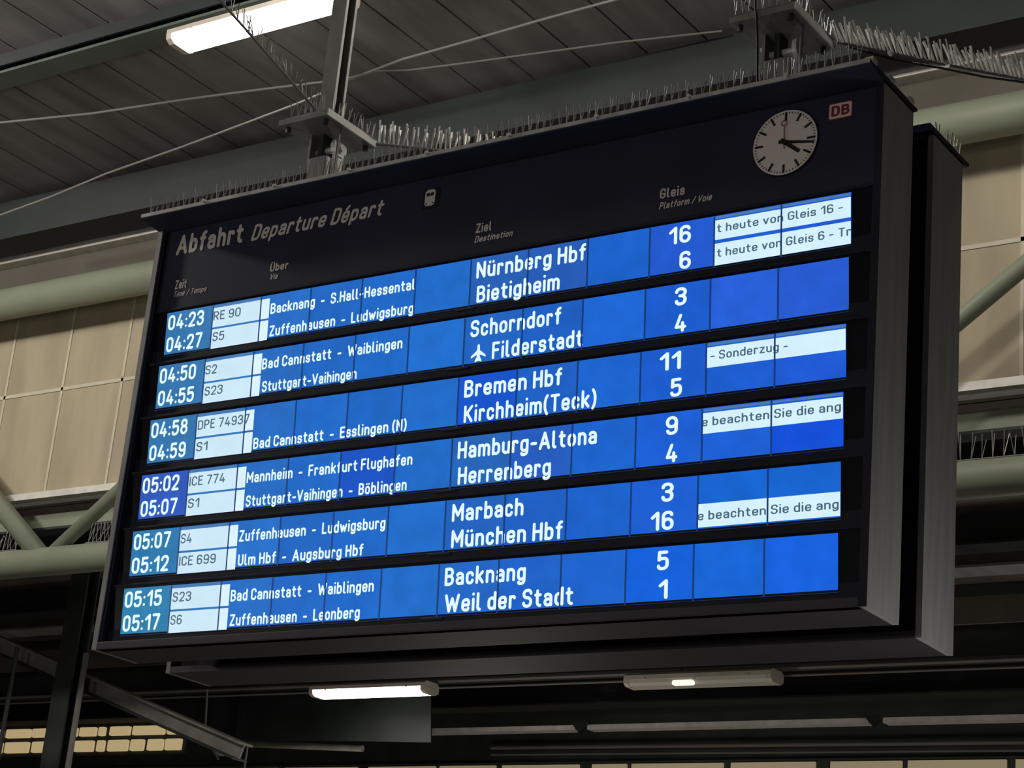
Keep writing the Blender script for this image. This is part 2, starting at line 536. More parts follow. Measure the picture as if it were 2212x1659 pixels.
for yy in (-0.12, 0.05, 0.24):
    MB().box(XR - 0.03, XR + 0.004, yy - 0.02, yy + 0.02, ZH + 0.022, ZH + 0.044).build('hood_clip', M['edge'], board)

# header panel
MB().box(XL + 0.045, XR - 0.03, 0.0, 0.02, 5.062, ZH - 0.005).build('header_panel', M['panel'], board)
MB().box(XL + 0.030, XL + 0.045, -0.020, 0.02, ZB + 0.03, ZH - 0.005).build('inner_edge', M['black'], board)
MB().box(XR - 0.030, XR - 0.022, -0.020, 0.02, ZB + 0.03, ZH - 0.005).build('inner_edge', M['black'], board)
HP = lambda x, z, n: Vector((x, -n, z))


def head_text(name, s, x0, x1, z0, z1, weight=0.15, shear=0.0, m='text'):
    return lettering(name, board, s, HP, x0, x1, z0, z1, M[m], 0.0012, weight, shear)


head_text('heading', 'Abfahrt', -0.004, 0.425, 5.354, 5.461, weight=0.19)
head_text('heading', 'Departure Départ', 0.478, 1.262, 5.352, 5.436, weight=0.165, shear=0.22)
head_text('column_heading', 'Zeit', 0.024, 0.100, 5.170, 5.218, weight=0.18)
head_text('column_heading', 'Time / Temps', 0.022, 0.236, 5.130, 5.160, weight=0.14, shear=0.2)
head_text('column_heading', 'Über', 0.629, 0.740, 5.170, 5.212, weight=0.18)
head_text('column_heading', 'Via', 0.633, 0.681, 5.128, 5.158, weight=0.17, shear=0.2)
head_text('column_heading', 'Ziel', 1.807, 1.891, 5.172, 5.218, weight=0.18)
head_text('column_heading', 'Destination', 1.806, 2.005, 5.126, 5.158, weight=0.17, shear=0.2)
head_text('column_heading', 'Gleis', 2.735, 2.853, 5.172, 5.218, weight=0.18)
head_text('column_heading', 'Platform / Voie', 2.735, 2.980, 5.124, 5.156, weight=0.17, shear=0.2)

# train pictogram
MB().box(1.492, 1.588, -0.0016, 0.0, 5.338, 5.438).build('pictogram_field', M['black'], board)
mb = MB()


def rrect(x0, x1, z0, z1, r, n=5):
    pts = []
    for cx, cz, a0 in ((x1 - r, z1 - r, 0), (x0 + r, z1 - r, 90), (x0 + r, z0 + r, 180), (x1 - r, z0 + r, 270)):
        for k in range(n + 1):
            a = math.radians(a0 + 90 * k / n)
            pts.append((cx + r * math.cos(a), cz + r * math.sin(a)))
    return pts


mb.prism(rrect(1.506, 1.562, 5.352, 5.432, 0.016), 'y', -0.003, -0.0015)
pic = mb.build('train_pictogram', M['text'], board)
mb = MB()
mb.box(1.514, 1.532, -0.004, -0.003, 5.400, 5.416)
mb.box(1.536, 1.554, -0.004, -0.003, 5.400, 5.416)
mb.build('windscreen', M['ink'], pic)
mb = MB()
for xx in (1.516, 1.552):
    mb.prism([(xx + 0.004 * math.cos(t * PI / 4), 5.364 + 0.004 * math.sin(t * PI / 4)) for t in range(8)], 'y', -0.004, -0.003)
mb.build('headlight', M['ink'], pic)

# clock
CX, CZ, CR = 3.303, 5.318, 0.143
clk = MB()
disc = [(CX + CR * math.cos(2 * PI * k / 64), CZ + CR * math.sin(2 * PI * k / 64)) for k in range(64)]
clk.prism(disc, 'y', -0.006, 0.0)
ck = clk.build('clock', M['clockface'], board)
mb = MB()
ring_o = [(CX + (CR + .004) * math.cos(2 * PI * k / 64), CZ + (CR + .004) * math.sin(2 * PI * k / 64)) for k in range(64)]
mb.add([(p[0], -0.008, p[1]) for p in ring_o] + [(p[0], -0.008, p[1]) for p in disc] + [(p[0], 0.0, p[1]) for p in ring_o],
       [(k, (k + 1) % 64, 64 + (k + 1) % 64, 64 + k) for k in range(64)] + [(k, (k + 1) % 64, 128 + (k + 1) % 64, 128 + k) for k in range(64)])
mb.build('clock_rim', M['black'], ck)


def clock_bar(mb, ang, r0, r1, w0, w1, yf=-0.0085, yb=-0.006):
    a = math.radians(ang)
    d = Vector((math.sin(a), math.cos(a)))
    n = Vector((d.y, -d.x))
    C = Vector((CX, CZ))
    ps = [C + d * r0 + n * w0, C + d * r1 + n * w1, C + d * r1 - n * w1, C + d * r0 - n * w0]
    mb.prism([(p.x, p.y) for p in ps], 'y', yf, yb)


mb = MB()
for k in range(60):
    if k % 5 == 0:
        clock_bar(mb, k * 6, 0.098, 0.134, 0.0045, 0.0045)
    else:
        clock_bar(mb, k * 6, 0.127, 0.134, 0.0012, 0.0012)
mb.build('dial_marks', M['ink'], ck)
mb = MB(); clock_bar(mb, 128.0, -0.022, 0.084, 0.009, 0.0075, -0.0105, -0.0085); mb.build('hour_hand', M['ink'], ck)
mb = MB(); clock_bar(mb, 100.0, -0.026, 0.130, 0.007, 0.0045, -0.0125, -0.0105); mb.build('minute_hand', M['ink'], ck)
mb = MB(); clock_bar(mb, 357.5, -0.03, 0.072, 0.0016, 0.0016, -0.0145, -0.0125)
a = math.radians(357.5)
rc = Vector((CX + 0.084 * math.sin(a), CZ + 0.084 * math.cos(a)))
vo = []
for k in range(24):
    t = 2 * PI * k / 24
    vo += [(rc.x + 0.0135 * math.cos(t), -0.0140, rc.y + 0.0135 * math.sin(t)), (rc.x + 0.0100 * math.cos(t), -0.0140, rc.y + 0.0100 * math.sin(t))]
mb.add(vo, [(2 * k, (2 * k + 2) % 48, (2 * k + 3) % 48, 2 * k + 1) for k in range(24)])
mb.build('second_hand', M['red'], ck)
MB().prism([(CX + 0.011 * math.cos(2 * PI * k / 20), CZ + 0.011 * math.sin(2 * PI * k / 20)) for k in range(20)], 'y', -0.016, -0.006).build('hub', M['ink'], ck)

# railway logo: red rounded frame, white field, red letters
lg = MB().prism(rrect(3.487, 3.592, 5.378, 5.452, 0.010), 'y', -0.0015, 0.0).build('logo', M['red'], board)
MB().prism(rrect(3.4915, 3.5875, 5.3825, 5.4475, 0.007), 'y', -0.0025, -0.0012).build('logo_field', M['logo'], lg)
lettering('logo_letters', lg, 'DB', HP, 3.501, 3.579, 5.392, 5.438, M['red'], 0.0032, 0.20)

# ---- six display modules
rows = [
    [('04:23', 'RE 90', 'Backnang  -  S.Hall-Hessental', (.662, 1.499), 'Nürnberg Hbf', (1.831, 2.391), '16', (2.790, 2.893), 't heute von Gleis 16 -', (3.012, 3.565)),
     ('04:27', 'S5', 'Zuffenhausen  -  Ludwigsburg', (.665, 1.499), 'Bietigheim', (1.838, 2.265), '6', (2.842, 2.895), 't heute von Gleis 6 - Tr', (3.014, 3.599))],
    [('04:50', 'S2', 'Bad Cannstatt  -  Waiblingen', (.657, 1.467), 'Schorndorf', (1.832, 2.295), '3', (2.838, 2.893), None, None),
     ('04:55', 'S23', 'Stuttgart-Vaihingen', (.667, 1.220), 'Filderstadt', (1.950, 2.405), '4', (2.840, 2.893), None, None)],
    [('04:58', 'DPE 74937', None, None, 'Bremen Hbf', (1.832, 2.326), '11', (2.788, 2.886), '- Sonderzug -', (3.018, 3.356)),
     ('04:59', 'S1', 'Bad Cannstatt  -  Esslingen (N)', (.662, 1.534), 'Kirchheim(Teck)', (1.836, 2.496), '5', (2.840, 2.893), None, None)],
    [('05:02', 'ICE 774', 'Mannheim  -  Frankfurt Flughafen', (.660, 1.594), 'Hamburg-Altona', (1.831, 2.519), '9', (2.837, 2.892), 'e beachten Sie die ang', (2.999, 3.590)),
     ('05:07', 'S1', 'Stuttgart-Vaihingen  -  Böblingen', (.665, 1.571), 'Herrenberg', (1.838, 2.303), '4', (2.840, 2.893), None, None)],
    [('05:07', 'S4', 'Zuffenhausen  -  Ludwigsburg', (.663, 1.487), 'Marbach', (1.835, 2.193), '3', (2.838, 2.893), None, None),
     ('05:12', 'ICE 699', 'Ulm Hbf  -  Augsburg Hbf', (.667, 1.376), 'München Hbf', (1.838, 2.387), '16', (2.793, 2.896), 'e beachten Sie die ang', (3.001, 3.592))],
    [('05:15', 'S23', 'Bad Cannstatt  -  Waiblingen', (.662, 1.464), 'Backnang', (1.832, 2.233), '5', (2.839, 2.892), None, None),
     ('05:17', 'S6', 'Zuffenhausen  -  Leonberg', (.668, 1.397), 'Weil der Stadt', (1.838, 2.462), '1', (2.849, 2.890), None, None)],
]
TRAINW = {'RE 90': (.300, .473), 'S5': (.305, .381), 'S2': (.300, .374), 'S23': (.306, .421), 'DPE 74937': (.304, .623), 'S1': (.306, .378),
          'ICE 774': (.304, .525), 'S4': (.303, .373), 'ICE 699': (.304, .529), 'S6': (.305, .376)}
NAMES = ['topmost', 'second', 'third', 'fourth', 'fifth', 'lowest']
colbase = [(52, 118, 176), (46, 118, 188), (36, 108, 196), (30, 104, 198), (28, 104, 200), (30, 108, 202),
           (32, 100, 194), (28, 96, 196), (26, 100, 208), (26, 94, 210), (28, 96, 214), (30, 92, 216)]
special = {(3, 0): (46, 88, 188), (5, 0): (44, 126, 172), (4, 0): (44, 120, 174), (2, 6): (20, 84, 206), (3, 11): (16, 78, 214), (3, 4): (24, 84, 196),
           (0, 9): (34, 90, 208), (1, 10): (36, 94, 212), (1, 11): (38, 92, 212), (5, 9): (16, 96, 218), (5, 10): (20, 104, 220), (5, 11): (20, 96, 220),
           (0, 6): (40, 98, 186), (0, 7): (38, 92, 184), (3, 6): (36, 100, 182), (3, 7): (36, 92, 190), (4, 10): (18, 100, 208), (4, 11): (20, 100, 208)}

for r in range(6):
    zt = ZTOP - PITCH * r

    def fr_(x, s, n, zt=zt):
        """module frame: x along the board, s down the tilted face, n out of it"""
        return Vector((x, s * sT - n * cT, zt - s * cT - n * sT))

    def mbox(mb, x0, x1, s0, s1, n0, n1):
        vs = [fr_(x, s, n) for s in (s1, s0) for (x, n) in ((x0, n1), (x1, n1), (x1, n0), (x0, n0))]
        return mb.add(vs, [(3, 2, 1, 0), (4, 5, 6, 7), (0, 1, 5, 4), (1, 2, 6, 5), (2, 3, 7, 6), (3, 0, 4, 7)])

    FU = lambda x, up, n: fr_(x, -up, n)
    mod = mbox(MB(), XL + 0.045, XR - 0.03, -0.016, 0.252, -0.02, -0.002).build('display_row', M['glass'], board)
    mod['label'] = '%s black display row of the board, trains %s and %s' % (NAMES[r], rows[r][0][0], rows[r][1][0])
    mbox(MB(), XL + 0.047, XR - 0.032, -0.022, -0.010, -0.02, 0.004).build('row_ledge', M['black'], mod, bevel=0.003)
    mbox(MB(), 1.72, 1.83, 0.2215, 0.229, -0.002, 0.004).build('retaining_clip', M['ink'], mod)
    for c in range(12):
        o = mbox(MB(), c * 0.3 + 0.0015, c * 0.3 + 0.2985, 0.0, 0.2202, -0.002, 0.0).build('lcd_panel', M['lcd'], mod)
        base = special.get((r, c), colbase[c])
        j = random.uniform(0.95, 1.05)
        o.color = (*[v * j for v in srgb(*base)], 1)
    d = MB()
    for c in range(1, 12):
        mbox(d, c * 0.3 - 0.0035, c * 0.3 + 0.0035, 0.0, 0.2202, 0.0, 0.0024)
    mbox(d, 0.0, 3.6, 0.2190, 0.2202, 0.0, 0.0022)
    d.build('panel_gaps', M['divider'], mod)

    def field(x0, x1, s0, s1, name, col=(206, 236, 253)):
        o = mbox(MB(), x0, x1, s0, s1, 0.0, 0.001).build(name, M['lcdwhite'], mod)
        o.color = (*srgb(*col), 1)
        return o

    for i, (t, tn, via, vx, dest, dx, gl, gx, note, nx) in enumerate(rows[r]):
        ds = 0.0 if i == 0 else 0.1105
        # departure time
        lettering('time', mod, t, FU, 0.014, 0.245, -(0.0905 + ds), -(0.0145 + ds), M['white_text'], 0.0018, 0.165)
        # train number on its white field, over the 2nd panel and a fifth of the 3rd
        s0, s1 = (0.016, 0.1125) if i == 0 else (0.1225, 0.2195)
        field(0.302, 0.5985, s0, s1, 'train_number_field', (206, 234, 250))
        field(0.600, 0.652, s0, s1, 'train_number_field', (220, 244, 255))
        tx = TRAINW[tn]
        b = (0.079, 0.034) if i == 0 else (0.183, 0.138)
        lettering('train_number', mod, tn, FU, tx[0] + 0.006, tx[1] + 0.004, -b[0], -b[1], M['dark_text'], 0.0018, 0.135)
        if via:
            b = (0.0955, 0.043) if i == 0 else (0.205, 0.1525)
            lettering('via_station', mod, via, FU, vx[0], vx[1], -b[0], -b[1], M['white_text'], 0.0018, 0.165)
        b = (0.0945, 0.0180) if i == 0 else (0.2055, 0.129)
        lettering('destination', mod, dest, FU, dx[0], dx[1], -b[0], -b[1], M['white_text'], 0.0018, 0.165)
        b = (0.0925, 0.0165) if i == 0 else (0.2045, 0.1285)
        lettering('platform_number', mod, gl, FU, gx[0], gx[1], -b[0], -b[1], M['white_text'], 0.0018, 0.165)
        if note:
            s0, s1 = (0.020, 0.103) if i == 0 else ((0.119, 0.2115) if r == 0 else (0.114, 0.205))
            field(3.003, 3.597, s0, s1, 'notice_field', (214, 242, 254))
            b = (0.0735, 0.037) if i == 0 else (0.178, 0.1415)
            lettering('notice', mod, note, FU, nx[0], nx[1], -b[0], -b[1], M['dark_text'], 0.0018, 0.14)
    if r == 1:
        # aeroplane pictogram before Filderstadt, nose up
        px, ps = 1.879, 0.168
        outl = [(0, .040), (.006, .034), (.007, .012), (.038, -.012), (.038, -.021), (.008, -.008), (.006, -.026), (.017, -.034), (.017, -.040),
                (0, -.035), (-.017, -.040), (-.017, -.034), (-.006, -.026), (-.008, -.008), (-.038, -.021), (-.038, -.012), (-.007, .012), (-.006, .034)]
        n = len(outl)
        vs = [fr_(px + a, ps - b, 0.0018) for a, b in outl] + [fr_(px, ps, 0.0018)]
        MB().add(vs, [(k, (k + 1) % n, n) for k in range(n)]).build('aeroplane_pictogram', M['white_text'], mod)
    for x0, x1, on in ((0.303, 0.598, True), (3.003, 3.597, r in (0, 2, 3))):
        if on:
            mbox(MB(), x0, x1, 0.003, 0.0135, 0.0, 0.001).build('edge_strip', M['lcd'], mod).color = (*srgb(74, 120, 176), 1)

# spine between the two boxes, set back from the edges
MB().box(XL + 0.12, XR - 0.12, 0.262, 0.47, ZB + 0.14, ZH - 0.1).build('spine', M['black'], board)

# rear twin
rear = thing('departure_board', (1.8, 0.62, ZB), 'second dark board mounted back to back behind the lit departure board', 'departure board')
case(rear, 0.47, 0.778, 1)
hood = MB()
hood.box(XL, XR, 0.43, 0.845, ZH + 0.012, ZH + 0.024)
hood.prism([(0.845, ZH + 0.012), (0.84, ZH + 0.006), (0.772, ZH - 0.012), (0.47, ZH - 0.012), (0.47, ZH + 0.012)], 'x', XL, XR)
hood.build('hood', M['panel'], rear)
MB().box(XL, XR, 0.842, 0.848, ZH + 0.010, ZH + 0.028).build('hood_edge', M['black'], rear)
MB().box(XR - 0.03, XR + 0.004, 0.70, 0.73, ZH + 0.022, ZH + 0.040).build('hood_clip', M['edge'], rear)
MB().box(XL + 0.025, XR - 0.025, 0.772, 0.784, ZB + 0.02, ZH - 0.02).build('rear_face', M['glass'], rear)

# ================================================================== HANGERS
def hanger(xc, yc, label):
    t = thing('ceiling_hanger', (xc, yc, 5.53), label, 'hanger', 'hangers of the departure board')
    zp = 6.067
    MB().box(xc - 0.155, xc + 0.155, yc - 0.198, yc + 0.198, zp, zp + 0.030).build('foot_plate', M['plate'], t, bevel=0.002)
    MB().box(xc + 0.155, xc + 0.163, yc - 0.198, yc + 0.198, zp - 0.002, zp + 0.034).build('plate_edge', M['edge'], t)  # pale strip for lamplight, on the right edge only
    # H section post: two flanges and a web
    f = MB()
    f.box(xc - 0.047, xc + 0.047, yc - 0.040, yc - 0.030, zp + 0.03, HC)
    f.build('post_flange', M['plate'], t)
    f = MB()
    f.box(xc - 0.047, xc + 0.047, yc + 0.030, yc + 0.040, zp + 0.03, HC)
    f.build('post_flange', M['plate'], t)
    MB().box(xc - 0.006, xc + 0.006, yc - 0.030, yc + 0.030, zp + 0.03, HC).build('post_web', M['plate'], t)
    for yy in (-0.035, 0.035):
        MB().box(xc + 0.047, xc + 0.050, yc + yy - 0.008, yc + yy + 0.008, zp + 0.03, HC).build('post_edge', M['edge'], t)  # pale strips stand for lamplight on the right flange edges
    for sx in (-1, 1):
        for sy in (-1, 1):
            MB().tube((xc + sx * 0.12, yc + sy * 0.16, zp), (xc + sx * 0.12, yc + sy * 0.16, zp - 0.028), 0.013, 6).build('plate_bolt', M['darksteel'], t)
    # clevis: straps, eye lug, pin, then the block on the board
    MB().box(xc - 0.066, xc - 0.052, yc - 0.055, yc + 0.055, 5.90, zp).build('strap', M['plate'], t)
    MB().box(xc - 0.015, xc + 0.010, yc - 0.04, yc + 0.04, 5.94, zp).build('upper_lug', M['darksteel'], t)
    eye = MB()
    n = 20
    ez = 5.985
    for k in range(n):
        a0, a1 = 2 * PI * k / n, 2 * PI * (k + 1) / n
        vs = []
        for a in (a0, a1):
            for rr in (0.020, 0.052):
                for xx in (xc + 0.075, xc + 0.095):
                    vs.append((xx, yc + rr * math.cos(a), ez + rr * math.sin(a)))
        eye.add(vs, [(0, 1, 5, 4), (2, 6, 7, 3), (0, 4, 6, 2), (1, 3, 7, 5)])
    eye.box(xc + 0.075, xc + 0.095, yc - 0.030, yc + 0.030, 5.80, ez - 0.045)
    eye.build('eye_lug', M['edge'], t)
    MB().tube((xc - 0.06, yc, ez), (xc + 0.112, yc, ez), 0.017, 12).build('pin', M['edge'], t, smooth=True)
    MB().tube((xc - 0.09, yc - 0.02, 6.01), (xc - 0.06, yc - 0.02, 6.01), 0.012, 8).build('bolt_head', M['edge'], t)
    MB().box(xc - 0.050, xc + 0.060, yc - 0.060, yc + 0.060, 5.53, 5.93).build('base_block', M['plate'], t, bevel=0.004)
    MB().box(xc + 0.060, xc + 0.068, yc - 0.058, yc + 0.058, 5.55, 5.925).build('base_cover', M['edge'], t)
    MB().prism([(xc + 0.07, 5.545), (xc + 0.21, 5.545), (xc + 0.07, 5.87)], 'y', yc - 0.008, yc + 0.008).build('gusset', M['edge'], t)
    MB().box(xc - 0.20, xc + 0.22, yc - 0.10, yc + 0.10, 5.524, 5.545).build('base_plate', M['plate'], t)
    MB().tube((xc + 0.12, yc - 0.05, 5.53), (xc + 0.12, yc - 0.05, zp), 0.009, 8).build('threaded_rod', M['plate'], t)
    return t


h1 = hanger(0.536, 0.378, 'steel hanger with wide foot plate beside the bright lamp, over heading Abfahrt')
h2 = hanger(3.046, 0.408, 'steel hanger with wide foot plate above the clock')
MB().path([(3.02, 0.19, 6.6), (3.02, 0.20, 6.12), (3.03, 0.21, 6.0), (3.03, 0.24, 5.75), (3.03, 0.26, 5.55)], 0.006).build('power_cable', M['blackcable'], h2)

# ================================================================== BIRD SPIKES
def vspike(h, spread, rr=0.0026, m='spike'):
    """one bent wire: two pins leaning apart"""
    mb = MB()
    mb.tube((0, 0, 0), (0, -spread, h), rr, 5)
    mb.tube((0, 0, 0), (0.006, spread * 0.8, h * 0.97), rr, 5)
    return mb.mesh('spike', M[m])


SP = [vspike(0.082, 0.011), vspike(0.078, 0.015), vspike(0.085, 0.008)]
SPL = [vspike(0.105, 0.022, 0.0048, 'edge'), vspike(0.115, 0.030, 0.0048, 'edge'), vspike(0.098, 0.018, 0.0048, 'edge')]


def spike_strip(a, b, n, label, group, meshes=SP, lean=0.12, wire=0.0, tilt=0.0):
    a, b = Vector(a), Vector(b)
    mid = (a + b) / 2
    t = thing('bird_spike_strip', mid, label, 'bird spikes', group)
    d = (b - a).normalized()
    if wire:
        MB().tube(a, b, wire, 8).build('wire', M['cable'], t)
    else:
        s = Vector((-d.y, d.x, 0)) * 0.012
        up = Vector((0, 0, 0.006))
        MB().add([a - s, a + s, b + s, b - s, a - s + up, a + s + up, b + s + up, b - s + up],
                 [(3, 2, 1, 0), (4, 5, 6, 7), (0, 1, 5, 4), (1, 2, 6, 5), (2, 3, 7, 6), (3, 0, 4, 7)]).build('base', M['spikebase'], t)
    rz = math.atan2(d.y, d.x)
    for k in range(n):
        o = bpy.data.objects.new('spike', meshes[(k * 7 + n) % len(meshes)])
        COL.objects.link(o)
        o.parent = t
        o.location = a + (b - a) * ((k + 0.5) / n) - mid + Vector((0, 0, 0.004))
        o.rotation_euler = (random.uniform(-lean, lean), tilt + random.uniform(-lean, lean), rz + random.uniform(-0.2, 0.2))
    return t


ZS = ZH + 0.0265
order = ['at its left end', 'left of the left hanger', 'in front of the left hanger', 'right of the left hanger', 'midway between the two hangers',
         'left of the right hanger', 'above the clock', 'at its right end']
seg = 3.80 / 8
for k in range(8):
    x0 = XL + 0.02 + k * seg
    spike_strip((x0, -0.135, ZS), (x0 + seg - 0.01, -0.135, ZS), 13,
                'bird spike strip on the lit board front top edge, %s' % order[k], 'bird spikes on the board', SP, 0.05)
spike_strip((3.25, 0.60, ZS), (3.72, 0.60, ZS), 10, 'strip of bird spikes on top of the rear board, right end', 'bird spikes on the board')
spike_strip((3.70, 0.66, ZS), (3.70, 0.84, ZS), 5, 'short strip of bird spikes along the right end of the rear board', 'bird spikes on the board')
zr = 6.10
spike_strip((0.42, 0.20, zr), (0.67, 0.20, zr), 6, 'short strip of bird spikes on the front of the left hanger foot plate', 'bird spikes on the hangers')
spike_strip((0.68, 0.22, zr), (0.69, 0.56, zr), 9, 'short strip of bird spikes along the right side of the left hanger foot plate', 'bird spikes on the hangers')
spike_strip((2.90, 0.225, zr), (3.19, 0.225, zr), 9, 'short strip of bird spikes on the front of the right hanger foot plate', 'bird spikes on the hangers')
spike_strip((3.19, 0.24, zr), (3.20, 0.58, zr), 9, 'short strip of bird spikes along the right side of the right hanger foot plate', 'bird spikes on the hangers')
# spiked stay wires
spike_strip((0.613, 0.18, 6.11), (0.82, -0.58, 6.11), 17, 'spiked stay wire from the left hanger up across the bright lamp', 'spiked stay wires', SP, 0.3, wire=0.007)
spike_strip((0.82, -0.58, 6.11), (1.05, -1.45, 6.11), 14, 'outer end of the spiked stay wire above the bright lamp', 'spiked stay wires', SP, 0.3, wire=0.006)
spike_strip((0.70, 0.57, 6.085), (1.35, 1.05, 6.085), 34, 'spiked stay wire from the left hanger back behind the board top', 'spiked stay wires', SPL, 0.15, wire=0.008)
spike_strip((3.215, 0.60, 6.10), (3.56, 0.975, 6.10), 26, 'spiked stay wire from the right hanger, dense shiny pins beside its foot plate', 'spiked stay wires', SPL, 0.12, wire=0.007, tilt=-0.42)
spike_strip((3.575, 0.990, 6.10), (4.10, 1.53, 6.10), 34, 'outer end of the spiked stay wire at the right, before the beige wall', 'spiked stay wires', SPL, 0.12, wire=0.007, tilt=-0.42)
# on the lower truss chord and under the roof
SPC = [vspike(0.16, 0.03, 0.003), vspike(0.14, 0.05, 0.003), vspike(0.17, 0.02, 0.003)]
zc = lambda x: 5.35 + 0.120 - 0.06 * (x + 16) / 30
spike_strip((-6.7, 4.4, zc(-6.7)), (-5.80, 4.4, zc(-5.80)), 18, 'strip of bird spikes on the lower truss tube at the left edge', 'bird spikes on the truss', SPC, 0.2)
spike_strip((-5.02, 4.4, zc(-5.02)), (-4.4, 4.4, zc(-4.4)), 14, 'strip of bird spikes on the lower truss tube beside the left edge of the board', 'bird spikes on the truss', SPC, 0.2)
spike_strip((2.1, 4.4, zc(2.1)), (3.1, 4.4, zc(3.1)), 15, 'strip of bird spikes on the lower truss tube right of the board', 'bird spikes on the truss', SPC, 0.1)

# ================================================================== CABLES ON THE ROOF
def cable(pts, r, label, m='cable'):
    o = MB().path(pts, r).build('overhead_cable', M[m])
    return tag(o, label, 'cable', 'cables under the roof')


# ================================================================== LOWER PLATFORM ROOF
def lowbeam(y, z0, z1, wid, label, m='darksteel', x0=-40, x1=20):
    return beam('platform_roof_beam', label, x0, x1, y, z0, z1, wid, m, 'beams under the platform roof')


lowbeam(6.3, 6.02, LZ, 0.25, 'dark steel beam right below the lower truss tube')
lowbeam(8.15, 6.00, LZ, 0.27, 'grey steel beam second behind the truss', 'green')
lowbeam(9.15, 6.10, LZ, 0.30, 'brownish beam third behind the truss', 'plank')
lowbeam(10.25, 5.60, LZ, 0.20, 'dark beam over the lamp rail', 'darksteel')
lowbeam(12.3, 5.75, LZ, 0.30, 'grey beam behind the lamp rail', 'green')
lowbeam(14.6, 5.60, LZ, 0.30, 'dark beam far behind the lamp rail')
lowbeam(17.2, 5.55, LZ, 0.30, 'farthest dark beam over the lit windows')

rail = thing('lamp_rail', (-3, 9.9, 5.57), 'thin double grey rail carrying the lamps below the board', 'rail')
MB().tube((-30, 10.06, 5.600), (14, 10.06, 5.545), 0.018, 8).build('upper_tube', M['cable'], rail)
MB().tube((-30, 10.06, 5.530), (14, 10.06, 5.475), 0.012, 8).build('lower_tube', M['cable'], rail)
for k in range(10):
    xx = -28 + 4.2 * k
    MB().box(xx - 0.01, xx + 0.01, 10.05, 10.07, 5.50, 5.75).build('rail_hanger', M['darksteel'], rail)

l2 = fluoro('fluorescent_lamp', (-6.35, 9.9, 5.415), 1.50, 0.26, 'lit fluorescent lamp hanging under the middle of the board', 'fluorescent lamps', 'diffmid')
l3 = fluoro('fluorescent_lamp', (-2.48, 9.9, 5.400), 1.55, 0.26, 'dull fluorescent lamp with one glowing spot, below the right half of the board', 'fluorescent lamps', 'diffdim')
MB().prism(rrect(-2.72, -2.50, 5.375, 5.420, 0.015), 'y', 9.76, 9.80).build('glowing_tube_end', M['tubeon'], l3)

tb = MB().box(-30, 14, 9.70, 9.73, 5.80, 6.04).build('fascia_board', M['lowplank'])
tag(tb, 'brown timber fascia board above the lamp rail, right of the board', 'board')

gut = thing('light_gutter', (-3, 12.0, 5.3), 'pale strip gutter running across under the lamp rail', 'gutter')
for k, (a, b) in enumerate([(-7.2, -4.9), (-4.75, -1.55), (-1.4, 2.9), (3.05, 8)]):
    MB().box(a, b, 11.55, 11.70, 5.345, 5.395).build('gutter_section', M['alu'], gut)
for xx in (-4.82, -1.48, 2.98):
    MB().add([(xx - 0.10, 11.5, 5.41), (xx + 0.10, 11.5, 5.41), (xx, 11.5, 5.30), (xx - 0.10, 11.56, 5.41), (xx + 0.10, 11.56, 5.41), (xx, 11.56, 5.30)],
             [(0, 1, 2), (3, 5, 4), (0, 3, 4, 1), (1, 4, 5, 2), (2, 5, 3, 0)]).build('gutter_bracket', M['ink'], gut)

# far wall with glowing strips; the upper imitates a lit wall behind bars
struct_far = bpy.data.objects['wall_far']
for v in struct_far.data.vertices:
    v.co.y += -16.8                           # the far wall stands right behind the lamp row
win = MB()
ZA = [(5.515, 5.664), (5.725, 5.845)]
lower = [(-16.2, -15.35), (-15.29, -14.82), (-14.755, -14.45), (-13.93, -13.57), (-13.505, -13.366), (-13.30, -12.93), (-12.88, -12.64), (-12.57, -12.295), (-12.25, -11.97)]
upper = [(-16.2, -15.37), (-15.31, -14.83), (-14.79, -14.43), (-13.975, -13.92), (-13.87, -13.56), (-13.51, -13.39), (-13.30, -12.93), (-12.876, -12.30), (-12.25, -11.97)]
fr2 = MB().box(-16.3, -11.90, 13.12, 13.20, 5.46, 5.90)
wf = struct(fr2.build('glowing_wall_strip', M['darksteel']))
for (z0, z1), spans in ((ZA[0], lower), (ZA[1], upper)):
    for a, b in spans:
        MB().prism(rrect(a, b, z0, z1, 0.02, 3), 'y', 13.085, 13.12).build('pane', M['window'], wf)
wf2 = struct(MB().box(-14.0, 4.0, 13.12, 13.20, 5.00, 5.300).build('window_2', M['darksteel']))
xx = -13.9
k = 0
while xx < 3.8:
    wd = (1.0, 0.80, 1.05, 0.45, 1.15)[k % 5]
    MB().box(xx, xx + wd, 13.085, 13.12, 5.06, 5.262).build('pane', M['window2'], wf2)
    xx += wd + (0.10, 0.18, 0.07)[k % 3]
    k += 1
struct(MB().tube((-7.0, 13.05, 5.46), (6, 13.05, 5.385), 0.022, 8).build('trim_4', M['cable']))
struct(MB().tube((-7.0, 13.05, 5.38), (6, 13.05, 5.305), 0.012, 8).build('trim_5', M['cable']))

